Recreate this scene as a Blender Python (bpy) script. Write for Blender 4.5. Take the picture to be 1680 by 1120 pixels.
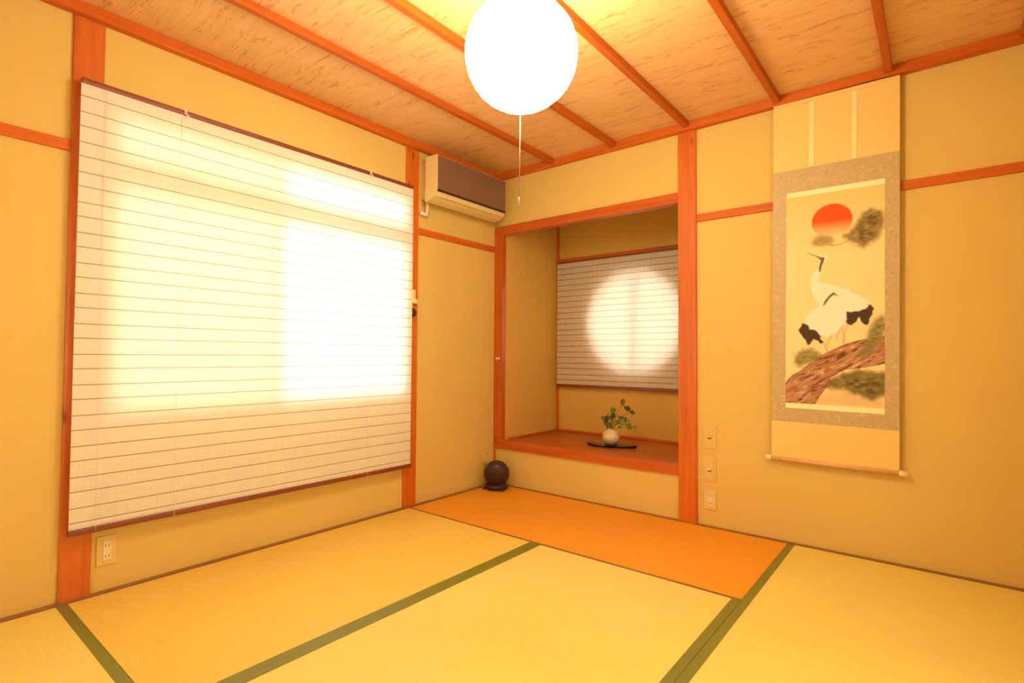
import bpy, bmesh, math, random
import numpy as np
from mathutils import Vector, Matrix

for o in list(bpy.data.objects):
    bpy.data.objects.remove(o, do_unlink=True)
sc = bpy.context.scene
COL = sc.collection

# ------------------------------------------------------------------ camera
F_PX, YAW, PITCH, ROLL = 870.04, -0.6775, 0.0278, 0.0062
cam_d = bpy.data.cameras.new('camera')
cam = bpy.data.objects.new('camera', cam_d)
COL.objects.link(cam)
sc.camera = cam
cam_d.sensor_width = 36.0
cam_d.lens = F_PX / 1680 * 36.0
cam_d.clip_start = 0.02
fw = Vector((math.sin(YAW) * math.cos(PITCH), math.cos(YAW) * math.cos(PITCH), math.sin(PITCH)))
r = Vector((math.cos(YAW), -math.sin(YAW), 0))
u = r.cross(fw)
r2 = math.cos(ROLL) * r + math.sin(ROLL) * u
u2 = -math.sin(ROLL) * r + math.cos(ROLL) * u
M = Matrix((r2, u2, -fw)).transposed().to_4x4()
M.translation = (2.7638, -3.2217, 1.0017)
cam.matrix_world = M

# ------------------------------------------------------------------ world: overcast daylight outside the windows
W = bpy.data.worlds.new('overcast_sky')
sc.world = W
W.use_nodes = True
bg = W.node_tree.nodes['Background']
bg.inputs[0].default_value = (1.0, 0.97, 0.95, 1)
bg.inputs[1].default_value = 11.5

LAMP_COLOR = (1.0, 0.86, 0.58)
LAMP_POWER = 34.0

sc.view_settings.view_transform = 'Standard'
sc.view_settings.look = 'None'
sc.view_settings.gamma = 1.0
sc.view_settings.use_curve_mapping = False
sc.view_settings.exposure = -0.04


# ------------------------------------------------------------------ materials
def lin(c):
    return tuple(((v / 255) / 12.92 if v <= 10 else ((v / 255 + 0.055) / 1.055) ** 2.4) for v in c)


def new_mat(name):
    m = bpy.data.materials.new(name)
    m.use_nodes = True
    nt = m.node_tree
    return m, nt, nt.nodes['Principled BSDF']


def coords(nt, scale=(1, 1, 1), kind='Object'):
    tc = nt.nodes.new('ShaderNodeTexCoord')
    mp = nt.nodes.new('ShaderNodeMapping')
    mp.inputs['Scale'].default_value = scale
    nt.links.new(tc.outputs[kind], mp.inputs['Vector'])
    return mp.outputs['Vector']


def noise(nt, vec, scale, detail=3, rough=.5, dist=0):
    n = nt.nodes.new('ShaderNodeTexNoise')
    n.inputs['Scale'].default_value = scale
    n.inputs['Detail'].default_value = detail
    n.inputs['Roughness'].default_value = rough
    n.inputs['Distortion'].default_value = dist
    nt.links.new(vec, n.inputs['Vector'])
    return n.outputs['Fac']


def ramp(nt, fac, stops):
    n = nt.nodes.new('ShaderNodeValToRGB')
    e = n.color_ramp.elements
    while len(e) < len(stops):
        e.new(0.5)
    for i, (p, c) in enumerate(stops):
        e[i].position = p
        e[i].color = (*c, 1)
    nt.links.new(fac, n.inputs['Fac'])
    return n.outputs['Color']


def mix(nt, a, b, fac, mode='MIX'):
    n = nt.nodes.new('ShaderNodeMix')
    n.data_type = 'RGBA'
    n.blend_type = mode
    for sock, v in ((n.inputs['Factor'], fac), (n.inputs[6], a), (n.inputs[7], b)):
        if isinstance(v, (int, float)):
            sock.default_value = v
        elif isinstance(v, tuple):
            sock.default_value = (*v, 1)
        else:
            nt.links.new(v, sock)
    return n.outputs[2]


def bump(nt, bsdf, h, strength, dist=0.002):
    b = nt.nodes.new('ShaderNodeBump')
    b.inputs['Strength'].default_value = strength
    b.inputs['Distance'].default_value = dist
    nt.links.new(h, b.inputs['Height'])
    nt.links.new(b.outputs['Normal'], bsdf.inputs['Normal'])


def simple(name, col, rough=.6, metallic=0, spec=.5, var=.06, scale=30):
    m, nt, b = new_mat(name)
    v = coords(nt)
    n = noise(nt, v, scale)
    c = ramp(nt, n, [(0.3, tuple(x * (1 - var) for x in col)), (0.7, tuple(min(1, x * (1 + var)) for x in col))])
    nt.links.new(c, b.inputs['Base Color'])
    b.inputs['Roughness'].default_value = rough
    b.inputs['Metallic'].default_value = metallic
    b.inputs['Specular IOR Level'].default_value = spec
    return m


def plaster(name, col):
    m, nt, b = new_mat(name)
    v = coords(nt)
    n1 = noise(nt, v, 1.3, 3)
    n2 = noise(nt, v, 260, 2)
    c = ramp(nt, n1, [(0.3, tuple(x * .975 for x in col)), (0.7, tuple(x * 1.02 for x in col))])
    c = mix(nt, c, (0.93, 0.93, 0.93), n2, 'MULTIPLY')
    nt.links.new(c, b.inputs['Base Color'])
    b.inputs['Roughness'].default_value = .95
    b.inputs['Specular IOR Level'].default_value = .1
    bump(nt, b, n2, .25, .001)
    return m


def wood(name, col, dark, axis=2, rough=.30, spec=.8, knots=True):
    m, nt, b = new_mat(name)
    s = [22, 22, 22]
    s[axis] = 1.1
    v = coords(nt, tuple(s))
    g = noise(nt, v, 1.6, 5, .6, .6)
    c = ramp(nt, g, [(0.30, dark), (0.62, col)])
    if knots:
        k = [9, 9, 9]
        k[axis] = 3.2
        vk = coords(nt, tuple(k))
        vo = nt.nodes.new('ShaderNodeTexVoronoi')
        vo.inputs['Scale'].default_value = 1.0
        nt.links.new(vk, vo.inputs['Vector'])
        kc = ramp(nt, vo.outputs['Distance'], [(0.05, (.42, .30, .25)), (0.13, (1, 1, 1))])
        c = mix(nt, c, kc, 1.0, 'MULTIPLY')
    nt.links.new(c, b.inputs['Base Color'])
    b.inputs['Roughness'].default_value = rough
    b.inputs['Specular IOR Level'].default_value = spec
    return m


WALL = (.80, .595, .182)
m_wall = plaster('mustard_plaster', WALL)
m_wall_alcove = plaster('shade_tinted_alcove_plaster', (.76, .49, .118))  # wall plaster tinted darker and redder, the alcove's shade put into the colour
WC, WD = (.68, .165, .014), (.54, .105, .008)
m_post = wood('orange_cedar_upright', WC, WD, 2)
m_jamb = wood('darker_cedar_upright', (.58, .125, .010), (.44, .08, .006), 2)  # darker tone than the main posts
m_sill = wood('darker_cedar_lengthwise', (.60, .125, .011), (.46, .08, .006), 0, knots=False)  # darker tone than the rails
m_rail_x = wood('orange_cedar_lengthwise_x', WC, WD, 0, rough=.5, spec=.3, knots=False)
m_rail_y = wood('orange_cedar_lengthwise_y', WC, WD, 1, rough=.5, spec=.3, knots=False)
m_batten = wood('ceiling_batten_cedar', (.54, .125, .010), (.42, .08, .006), 1, rough=.5, spec=.3, knots=False)
m_alcove_floor = wood('lacquered_alcove_board', (.52, .125, .016), (.40, .08, .010), 0, rough=.28, spec=.5, knots=False)
m_dark_strip = wood('brown_floor_strip', (.32, .13, .035), (.22, .08, .02), 1, knots=False)
m_dark_strip_x = wood('brown_floor_strip_x', (.32, .13, .035), (.22, .08, .02), 0, knots=False)
m_redwood = wood('red_brown_rod', (.26, .055, .022), (.17, .03, .012), 1, rough=.35, knots=False)
m_redwood_x = wood('red_brown_rod_x', (.26, .055, .022), (.17, .03, .012), 0, rough=.35, knots=False)


def ceiling_mat():
    m, nt, b = new_mat('figured_cedar_ceiling_board')
    v = coords(nt, (1.0, 9.0, 1.0))
    g = noise(nt, v, 3.0, 6, .6, 1.2)
    c = ramp(nt, g, [(0.25, (.76, .46, .195)), (0.55, (.81, .51, .23)), (0.8, (.83, .55, .26))])
    v2 = coords(nt, (2.6, 17.0, 1.0))
    s = noise(nt, v2, 1.7, 2, .55, 1.4)
    d = ramp(nt, s, [(0.59, (1, 1, 1)), (0.635, (.74, .58, .44)), (0.67, (.97, .95, .92)), (0.72, (1, 1, 1))])
    v3 = coords(nt, (1.6, 30.0, 1.0))
    s3 = noise(nt, v3, 1.7, 3, .5, 1.0)
    d3 = ramp(nt, s3, [(0.35, (.96, .93, .90)), (0.6, (1, 1, 1))])
    c = mix(nt, c, d, 1.0, 'MULTIPLY')
    c = mix(nt, c, d3, 1.0, 'MULTIPLY')
    nt.links.new(c, b.inputs['Base Color'])
    b.inputs['Roughness'].default_value = .6
    b.inputs['Specular IOR Level'].default_value = .25
    return m


m_ceiling = ceiling_mat()


def tatami(name, col, axis):
    m, nt, b = new_mat(name)
    s = [1, 1, 1]
    s[axis] = 130
    s[1 - axis] = 9
    v = coords(nt, tuple(s))
    g = noise(nt, v, 1.0, 3, .6)
    big = noise(nt, coords(nt), 2.2, 2)
    c = ramp(nt, g, [(0.3, tuple(x * .965 for x in col)), (0.7, tuple(min(1, x * 1.02) for x in col))])
    c = mix(nt, c, ramp(nt, big, [(0.3, (.96, .95, .92)), (0.7, (1, 1, 1))]), 1.0, 'MULTIPLY')
    nt.links.new(c, b.inputs['Base Color'])
    b.inputs['Roughness'].default_value = .55
    b.inputs['Specular IOR Level'].default_value = .30
    wv = nt.nodes.new('ShaderNodeTexWave')
    wv.wave_type = 'BANDS'
    wv.bands_direction = 'Y' if axis == 1 else 'X'
    wv.inputs['Scale'].default_value = 55
    wv.inputs['Distortion'].default_value = .3
    nt.links.new(coords(nt), wv.inputs['Vector'])
    bump(nt, b, wv.outputs['Fac'], .15, .001)
    return m


m_mat_yellow = tatami('straw_yellow_tatami', (.92, .76, .20), 1)
m_mat_orange = tatami('sheen_orange_tatami', (.92, .40, .032), 0)  # orange tint stands in for the sheen of this mat's weave
m_mat_mid = tatami('sheen_golden_tatami', (.92, .66, .135), 1)  # golden tint stands in for sheen across the window-side mat


def heri_mat():
    m, nt, b = new_mat('olive_mat_border_cloth')
    v = coords(nt)
    n = noise(nt, v, 500, 2)
    c = ramp(nt, n, [(0.35, (.18, .195, .026)), (0.65, (.24, .255, .038))])
    nt.links.new(c, b.inputs['Base Color'])
    b.inputs['Roughness'].default_value = .42
    b.inputs['Specular IOR Level'].default_value = .55
    return m


m_heri = heri_mat()
m_underfloor = simple('dark_subfloor', (.10, .045, .015), .9)


def blind_mat(name, refl, trans, thick=1.0):
    m = bpy.data.materials.new(name)
    m.use_nodes = True
    nt = m.node_tree
    nt.nodes.clear()
    out = nt.nodes.new('ShaderNodeOutputMaterial')
    d = nt.nodes.new('ShaderNodeBsdfDiffuse')
    t = nt.nodes.new('ShaderNodeBsdfTranslucent')
    a = nt.nodes.new('ShaderNodeAddShader')
    tc = nt.nodes.new('ShaderNodeTexCoord')
    mp = nt.nodes.new('ShaderNodeMapping')
    mp.inputs['Scale'].default_value = (3, 3, 60)
    nt.links.new(tc.outputs['Object'], mp.inputs['Vector'])
    n = noise(nt, mp.outputs['Vector'], 2.0, 4, .7)
    n2 = noise(nt, coords(nt, (140, 140, 6)), 1.0, 2, .7)
    f1 = ramp(nt, n, [(0.3, (1 - .07 * thick,) * 3), (0.7, (1, 1, 1))])
    f2 = ramp(nt, n2, [(0.3, (1 - .06 * thick,) * 3), (0.7, (1, 1, 1))])
    f = mix(nt, f1, f2, 1.0, 'MULTIPLY')
    nt.links.new(mix(nt, refl, f, 1.0, 'MULTIPLY'), d.inputs['Color'])
    nt.links.new(mix(nt, trans, f, 1.0, 'MULTIPLY'), t.inputs['Color'])
    nt.links.new(d.outputs[0], a.inputs[0])
    nt.links.new(t.outputs[0], a.inputs[1])
    nt.links.new(a.outputs[0], out.inputs['Surface'])
    return m


m_blind = blind_mat('sheer_white_blind', (.80, .79, .72), (.195, .195, .19))
m_blind_line = blind_mat('blind_rib_thread', (.36, .30, .20), (.11, .11, .095))
m_fill_screen = blind_mat('fill_screen_paper', (.50, .49, .46), (.31, .28, .23))  # paper of the added fill-light panel behind the viewer
m_fill_screen_bright = blind_mat('thin_fill_screen_paper', (.42, .41, .38), (.52, .48, .41))  # brighter paper of the added fill-light panel on the right wall
m_blind2 = blind_mat('woven_paper_blind', (.72, .65, .52), (.22, .21, .18), 3.0)
m_blind2_line = blind_mat('paper_blind_rib', (.34, .27, .17), (.17, .15, .11), 2.0)


def glass_mat(name, tint, haze):
    m = bpy.data.materials.new(name)
    m.use_nodes = True
    nt = m.node_tree
    nt.nodes.clear()
    out = nt.nodes.new('ShaderNodeOutputMaterial')
    tr = nt.nodes.new('ShaderNodeBsdfTransparent')
    tr.inputs[0].default_value = (*tint, 1)
    gl = nt.nodes.new('ShaderNodeBsdfGlossy')
    gl.inputs['Roughness'].default_value = .03
    tl = nt.nodes.new('ShaderNodeBsdfTranslucent')
    tl.inputs[0].default_value = (*tint, 1)
    fr = nt.nodes.new('ShaderNodeFresnel')
    fr.inputs[0].default_value = 1.45
    m1 = nt.nodes.new('ShaderNodeMixShader')
    m1.inputs[0].default_value = haze
    m2 = nt.nodes.new('ShaderNodeMixShader')
    nt.links.new(tr.outputs[0], m1.inputs[1])
    nt.links.new(tl.outputs[0], m1.inputs[2])
    nt.links.new(fr.outputs[0], m2.inputs[0])
    nt.links.new(m1.outputs[0], m2.inputs[1])
    nt.links.new(gl.outputs[0], m2.inputs[2])
    nt.links.new(m2.outputs[0], out.inputs['Surface'])
    return m


m_glass = glass_mat('clear_window_glass', (.97, .98, .97), 0.0)
m_glass_dim = glass_mat('screened_window_glass', (.80, .77, .66), 0.25)
m_glass_round = glass_mat('round_window_glass', (.52, .49, .43), 0.2)
m_sash = simple('aluminium_sash', (.45, .40, .32), .5)
m_ivory = simple('ivory_plastic', (.84, .76, .52), .4, spec=.5, var=.02)
m_plate = simple('beige_wall_plate', (.80, .585, .195), .5, var=.02)
m_slot = simple('dark_slot', (.10, .06, .03), .6)
m_acbody = simple('cream_plastic_casing', (.80, .66, .30), .38, var=.02)
m_acpanel = simple('mauve_brown_panel', (.215, .120, .082), .35, var=.06, scale=4)
m_acgap = simple('dark_air_outlet', (.035, .015, .012), .5)
m_white = simple('white_plastic', (.82, .80, .74), .4, var=.02)
m_cord = simple('white_cord', (.85, .80, .68), .7, var=.03)
m_pull = simple('tan_pull_cord', (.45, .32, .17), .7, var=.03)
m_iron = simple('dark_brown_enamel', (.050, .018, .012), .38, spec=.5, var=.3)
m_iron2 = simple('black_brown_stand', (.028, .011, .008), .45, var=.2)
m_cream_cer = simple('cream_stoneware', (.86, .70, .46), .35, var=.08, scale=14)
m_grey_cer = simple('grey_glaze', (.34, .30, .22), .35, var=.2)
m_tray = simple('black_lacquer_tray', (.020, .008, .007), .25, spec=.6)
m_leaf = simple('green_leaf', (.22, .25, .030), .5, var=.5, scale=40)
m_leaf_dk = simple('dark_green_leaf', (.095, .110, .018), .5, var=.5, scale=40)
m_stem = simple('brown_stem', (.25, .12, .04), .7)
m_silk = simple('plain_gold_silk', (.90, .66, .23), .55, spec=.3, var=.015, scale=300)
m_ribbon = simple('pale_yellow_ribbon', (.95, .84, .40), .5, var=.02)
m_rodend = simple('pale_rod_end', (.93, .80, .45), .4, var=.03)
m_rodwood = simple('tan_scroll_rod', (.80, .48, .20), .45, var=.05)
m_knob = simple('dark_brown_knob', (.06, .020, .010), .35, var=.2)


def brocade():
    m, nt, b = new_mat('grey_gold_brocade')
    v = coords(nt)
    vo = nt.nodes.new('ShaderNodeTexVoronoi')
    vo.feature = 'SMOOTH_F1'
    vo.inputs['Scale'].default_value = 38
    nt.links.new(v, vo.inputs['Vector'])
    n = noise(nt, v, 85, 3, .6, 1.5)
    c = ramp(nt, n, [(0.36, (.52, .40, .18)), (0.5, (.60, .455, .21)), (0.66, (.68, .52, .245))])
    c = mix(nt, c, ramp(nt, vo.outputs['Distance'], [(0.12, (1.10, 1.09, 1.08)), (0.3, (.95, .95, .95))]), 1.0, 'MULTIPLY')
    nt.links.new(c, b.inputs['Base Color'])
    b.inputs['Roughness'].default_value = .5
    return m


m_brocade = brocade()


def paint_mat():
    m, nt, b = new_mat('ink_and_colour_painting')
    a = nt.nodes.new('ShaderNodeAttribute')
    a.attribute_name = 'pigment'
    nt.links.new(a.outputs['Color'], b.inputs['Base Color'])
    b.inputs['Roughness'].default_value = .8
    b.inputs['Specular IOR Level'].default_value = .15
    return m


m_paint = paint_mat()


def shade_mat():
    m, nt, b = new_mat('glowing_paper_shade')
    v = coords(nt, (1, 1, 1))
    n = noise(nt, v, 18, 4)
    c = ramp(nt, n, [(0.3, tuple(x * .95 for x in LAMP_COLOR)), (0.7, LAMP_COLOR)])
    nt.links.new(c, b.inputs['Emission Color'])
    b.inputs['Emission Strength'].default_value = LAMP_POWER
    b.inputs['Base Color'].default_value = (.85, .82, .75, 1)
    b.inputs['Roughness'].default_value = .8
    return m


m_shade = shade_mat()


# ------------------------------------------------------------------ mesh helpers
def box(bm, a, b, mi=0, bev=0.0, mat=None):
    x0, y0, z0 = (min(a[i], b[i]) for i in range(3))
    x1, y1, z1 = (max(a[i], b[i]) for i in range(3))
    vs = [bm.verts.new(p) for p in ((x0, y0, z0), (x1, y0, z0), (x1, y1, z0), (x0, y1, z0),
                                    (x0, y0, z1), (x1, y0, z1), (x1, y1, z1), (x0, y1, z1))]
    fs = [bm.faces.new([vs[i] for i in f]) for f in
          ((0, 3, 2, 1), (4, 5, 6, 7), (0, 1, 5, 4), (1, 2, 6, 5), (2, 3, 7, 6), (3, 0, 4, 7))]
    for f in fs:
        f.material_index = mi
    if bev > 0:
        es = list({e for f in fs for e in f.edges})
        res = bmesh.ops.bevel(bm, geom=es, offset=bev, segments=2, affect='EDGES', profile=.5)
        for f in res['faces']:
            f.material_index = mi
        vs = list({v for f in bm.faces for v in f.verts if f.is_valid}) if mat else vs
    return vs


def tube(bm, pts, rad, seg=10, mi=0, cap=True):
    pts = [Vector(p) for p in pts]
    rads = rad if isinstance(rad, (list, tuple)) else [rad] * len(pts)
    rings = []
    up = None
    for i, p in enumerate(pts):
        t = (pts[min(i + 1, len(pts) - 1)] - pts[max(i - 1, 0)]).normalized()
        if up is None:
            up = t.orthogonal().normalized()
        else:
            up = (up - t * up.dot(t)).normalized()
        s = t.cross(up)
        rings.append([bm.verts.new(p + (up * math.cos(k * 2 * math.pi / seg) + s * math.sin(k * 2 * math.pi / seg)) * rads[i])
                      for k in range(seg)])
    for a, b in zip(rings, rings[1:]):
        for k in range(seg):
            f = bm.faces.new((a[k], a[(k + 1) % seg], b[(k + 1) % seg], b[k]))
            f.material_index = mi
            f.smooth = True
    if cap:
        for rg in (rings[0][::-1], rings[-1]):
            f = bm.faces.new(rg)
            f.material_index = mi


def lathe(bm, prof, c=(0, 0, 0), seg=32, axis=None, mi=0, scale=(1, 1)):
    """profile of (radius, height) turned about +z (or about axis)"""
    c = Vector(c)
    q = Vector(axis).to_track_quat('Z', 'Y').to_matrix() if axis else Matrix.Identity(3)
    rings = []
    for rr, h in prof:
        if rr < 1e-6:
            rings.append([bm.verts.new(c + q @ Vector((0, 0, h)))])
        else:
            rings.append([bm.verts.new(c + q @ Vector((rr * scale[0] * math.cos(k * 2 * math.pi / seg),
                                                       rr * scale[1] * math.sin(k * 2 * math.pi / seg), h))) for k in range(seg)])
    for a, b in zip(rings, rings[1:]):
        for k in range(seg):
            k2 = (k + 1) % seg
            if len(a) == 1 and len(b) == 1:
                continue
            if len(a) == 1:
                f = bm.faces.new((a[0], b[k2], b[k]))
            elif len(b) == 1:
                f = bm.faces.new((a[k], a[k2], b[0]))
            else:
                f = bm.faces.new((a[k], a[k2], b[k2], b[k]))
            f.smooth = True
            f.material_index = mi


def mk(name, bm, mats, parent=None, loc=None, fix=True):
    if fix:
        bmesh.ops.recalc_face_normals(bm, faces=bm.faces)
    me = bpy.data.meshes.new(name)
    bm.to_mesh(me)
    bm.free()
    o = bpy.data.objects.new(name, me)
    for m in (mats if isinstance(mats, (list, tuple)) else [mats]):
        me.materials.append(m)
    COL.objects.link(o)
    if parent:
        o.parent = parent
    if loc:
        o.location = loc
    return o


def mkbox(name, a, b, m, parent=None, bev=0.0):
    bm = bmesh.new()
    box(bm, a, b, 0, bev)
    return mk(name, bm, m, parent)


def struct(o, label=None):
    o['kind'] = 'structure'
    return o


def tag(o, label, cat, group=None):
    o['label'] = label
    o['category'] = cat
    if group:
        o['group'] = group
    return o


def thing(name, label, cat, loc=(0, 0, 0), group=None):
    o = bpy.data.objects.new(name, None)
    o.empty_display_size = .05
    COL.objects.link(o)
    o.location = loc
    return tag(o, label, cat, group)


# ------------------------------------------------------------------ room shell
H = 2.4          # underside of the cornice
HC = 2.45        # ceiling boards
XR, YF = 3.19, -3.60   # right wall, wall behind the camera
WY0, WY1, WZ0, WZ1 = -2.555, -0.945, 0.735, 2.035   # big window opening

struct(mkbox('floor', (-.05, YF - .05, -.10), (XR + .05, .02, -.055), m_underfloor))
struct(mkbox('ceiling', (-.05, YF - .05, HC), (XR + .05, .05, HC + .03), m_ceiling))

bm = bmesh.new()
t = .035
box(bm, (-t, YF, -.06), (0, WY0, HC))
box(bm, (-t, WY1, -.06), (0, 0, HC))
box(bm, (-t, WY0, -.06), (0, WY1, WZ0))
box(bm, (-t, WY0, WZ1), (0, WY1, HC))
struct(mk('wall_left', bm, m_wall))

AX0, AX1, AZ0, AZ1, AD = .085, 1.56, .340, 1.965, .76    # alcove
bm = bmesh.new()
box(bm, (-t, 0, -.06), (1.56, .03, .285))        # below the alcove
box(bm, (-t, 0, 2.0), (1.56, .03, HC))           # above the lintel
box(bm, (1.56, 0, -.06), (XR, .03, HC))          # right of the post
struct(mk('wall_back', bm, m_wall))
# the two unseen sides get added papered screens that let in fill daylight
S1 = (-2.75, -1.15, .45, 1.80)      # right wall: y0, y1, z0, z1
S2 = (.15, 1.95, .40, 1.80)         # wall behind the viewer: x0, x1, z0, z1
bm = bmesh.new()
box(bm, (XR, YF, -.06), (XR + .04, S1[0], HC))
box(bm, (XR, S1[1], -.06), (XR + .04, .03, HC))
box(bm, (XR, S1[0], -.06), (XR + .04, S1[1], S1[2]))
box(bm, (XR, S1[0], S1[3]), (XR + .04, S1[1], HC))
struct(mk('wall_right', bm, m_wall))
bm = bmesh.new()
box(bm, (-t, YF - .04, -.06), (S2[0], YF, HC))
box(bm, (S2[1], YF - .04, -.06), (XR + .04, YF, HC))
box(bm, (S2[0], YF - .04, -.06), (S2[1], YF, S2[2]))
box(bm, (S2[0], YF - .04, S2[3]), (S2[1], YF, HC))
struct(mk('wall_front', bm, m_wall))

# alcove shell
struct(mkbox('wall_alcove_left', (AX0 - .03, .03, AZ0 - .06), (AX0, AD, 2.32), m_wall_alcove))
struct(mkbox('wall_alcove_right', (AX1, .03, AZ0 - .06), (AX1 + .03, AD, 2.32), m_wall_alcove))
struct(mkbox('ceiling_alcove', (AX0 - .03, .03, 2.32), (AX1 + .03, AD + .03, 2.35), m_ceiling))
# alcove back wall with a round opening
CX, CZ, CR = .845, 1.285, .425
bm = bmesh.new()
N = 96
inn, outr, inn2, outr2 = [], [], [], []
for k in range(N):
    a = 2 * math.pi * k / N
    dx, dz = math.cos(a), math.sin(a)
    tx = ((AX1 - CX) if dx > 0 else (CX - AX0 + .03)) / max(abs(dx), 1e-9)
    tz = ((2.32 - CZ) if dz > 0 else (CZ - AZ0 + .06)) / max(abs(dz), 1e-9)
    tt = min(tx, tz)
    for y, li, lo in ((AD, inn, outr), (AD + .03, inn2, outr2)):
        li.append(bm.verts.new((CX + CR * dx, y, CZ + CR * dz)))
        lo.append(bm.verts.new((CX + tt * dx, y, CZ + tt * dz)))
for k in range(N):
    j = (k + 1) % N
    bm.faces.new((inn[k], inn[j], outr[j], outr[k]))
    bm.faces.new((inn2[k], outr2[k], outr2[j], inn2[j]))
    bm.faces.new((inn[k], inn2[k], inn2[j], inn[j]))
for cx_, cz_ in ((AX0 - .03, AZ0 - .06), (AX1, AZ0 - .06), (AX0 - .03, 2.32), (AX1, 2.32)):
    pass
# square corners left by the radial layout
def corner_fill(y, lo):
    for k in range(N):
        j = (k + 1) % N
        a, b = lo[k].co, lo[j].co
        if abs(a.x - b.x) > 1e-5 and abs(a.z - b.z) > 1e-5:
            cxx = a.x if (abs(a.x - AX1) < 1e-5 or abs(a.x - AX0 + .03) < 1e-5) else b.x
            czz = a.z if (abs(a.z - 2.32) < 1e-5 or abs(a.z - AZ0 + .06) < 1e-5) else b.z
            v = bm.verts.new((cxx, y, czz))
            bm.faces.new((lo[k], lo[j], v))
corner_fill(AD, outr)
corner_fill(AD + .03, outr2)
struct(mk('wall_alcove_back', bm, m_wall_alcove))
struct(mkbox('floor_alcove', (AX0, .0, AZ0 - .05), (AX1, AD, AZ0), m_alcove_floor))

# ------------------------------------------------------------------ trim: posts, rails, cornices, battens
tn = [0]


def trim(a, b, m, bev=.003):
    tn[0] += 1
    return struct(mkbox('trim_%d' % tn[0], a, b, m, None, bev))


PJ = .014   # how far timbers stand proud of the plaster
trim((-.02, -2.684, -.04), (PJ, -2.579, H), m_post)          # left post by the big window
trim((-.02, -.934, -.04), (PJ, -.826, H), m_post)            # right post by the big window
trim((-.012, -PJ, -.0), (.014, .01, 2.03), m_post)            # thin corner stile
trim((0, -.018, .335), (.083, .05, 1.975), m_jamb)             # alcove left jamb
trim((1.508, -.02, -.04), (1.62, .08, H), m_post)            # main alcove post
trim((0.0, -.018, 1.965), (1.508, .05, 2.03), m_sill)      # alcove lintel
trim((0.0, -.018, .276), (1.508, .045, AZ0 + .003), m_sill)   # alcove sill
trim((1.62, -PJ, 1.829), (XR, .01, 1.874), m_rail_x)         # back wall rail
trim((-.01, YF, 1.829), (PJ, -2.684, 1.874), m_rail_y)       # left wall rail, near
trim((-.01, -.826, 1.829), (PJ, -.012, 1.874), m_rail_y)     # left wall rail, far
trim((AX0, AD - .02, AZ0), (AX0 + .022, AD, 2.32), m_post)   # alcove back-left stile
trim((AX0 + .022, AD - .015, 1.832), (AX1, AD + .005, 1.874), m_rail_x)  # alcove back rail
trim((AX0 + .022, AD - .012, AZ0), (AX1, AD, AZ0 + .018), m_rail_x)   # alcove skirting back
trim((AX0, .05, AZ0), (AX0 + .012, AD - .02, AZ0 + .016), m_rail_y)   # alcove skirting left
trim((0, YF, H), (.045, 0, HC), m_rail_y)                    # cornice left
trim((.045, -.045, H), (XR, 0, HC), m_rail_x)                # cornice back
trim((XR - .045, YF, H), (XR, -.045, HC), m_rail_y)          # cornice right
trim((.045, YF, H), (XR - .045, YF + .045, HC), m_rail_x)    # cornice front
for x in (.575, 1.075, 1.572, 2.083, 2.588, 3.08):
    trim((x - .017, YF + .045, HC - .036), (x + .017, -.045, HC), m_batten, .002)
trim((0, YF, -.055), (.033, 0, .004), m_dark_strip, .001)         # strip beside the mats, left
trim((.033, -.026, -.055), (XR, 0, .004), m_dark_strip_x, .001)


# ------------------------------------------------------------------ tatami mats
def mat_thing(x0, x1, y0, y1, m, borders, label):
    t_ = thing('tatami_mat', label, 'tatami mat', ((x0 + x1) / 2, (y0 + y1) / 2, -.055))
    cx_, cy_ = (x0 + x1) / 2, (y0 + y1) / 2
    bm = bmesh.new()
    box(bm, (x0 - cx_, y0 - cy_, 0), (x1 - cx_, y1 - cy_, .055), 0, .002)
    mk('mat_body', bm, m, t_)
    for side in borders:
        w = .034
        e = .0012
        a = {'L': ((x0 - .0006, y0, 0), (x0 + w, y1, .055 + e)), 'R': ((x1 - w, y0, 0), (x1 + .0006, y1, .055 + e)),
             'B': ((x0, y1 - w, 0), (x1, y1 + .0006, .055 + e)), 'F': ((x0, y0 - .0006, 0), (x1, y0 + w, .055 + e))}[side]
        bm = bmesh.new()
        box(bm, (a[0][0] - cx_, a[0][1] - cy_, .001), (a[1][0] - cx_, a[1][1] - cy_, .055 + e))
        mk('mat_border', bm, m_heri, t_)
    return t_


trim((.033, -.898, -.055), (2.114, -.884, .001), m_dark_strip_x, .0005)  # added filler strip, its brown stands in for shade in the mat gap
mat_thing(.035, 2.114, -.883, -.028, m_mat_orange, '', 'borderless tatami mat with deep orange sheen tint in front of the alcove')
mat_thing(.035, 1.066, -2.657, -.899, m_mat_mid, 'R', 'tatami mat with golden sheen tint lying along the wall below the big window')
mat_thing(1.068, 2.114, -2.657, -.899, m_mat_yellow, 'LR', 'yellow tatami mat in the middle, green borders on both long sides')
mat_thing(2.117, XR - .005, -1.80, -.028, m_mat_yellow, 'LR', 'yellow tatami mat under the hanging scroll wall, right of the long green border')
mat_thing(.035, 2.114, YF + .01, -2.660, m_mat_yellow, 'B', 'tatami mat in the near left corner with a green border across its far side')
mat_thing(2.117, XR - .005, YF + .01, -1.803, m_mat_yellow, 'LR', 'yellow tatami mat in the near right corner under the viewer')

# ------------------------------------------------------------------ windows
# big window behind the blind
wf = bpy.data.objects.new('window_1', None)
COL.objects.link(wf)
struct(wf)
wf.location = (0, (WY0 + WY1) / 2, WZ0)
oy, oz = (WY0 + WY1) / 2, WZ0
TB0, TB1, MY = 1.715, 1.845, -1.80


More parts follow.
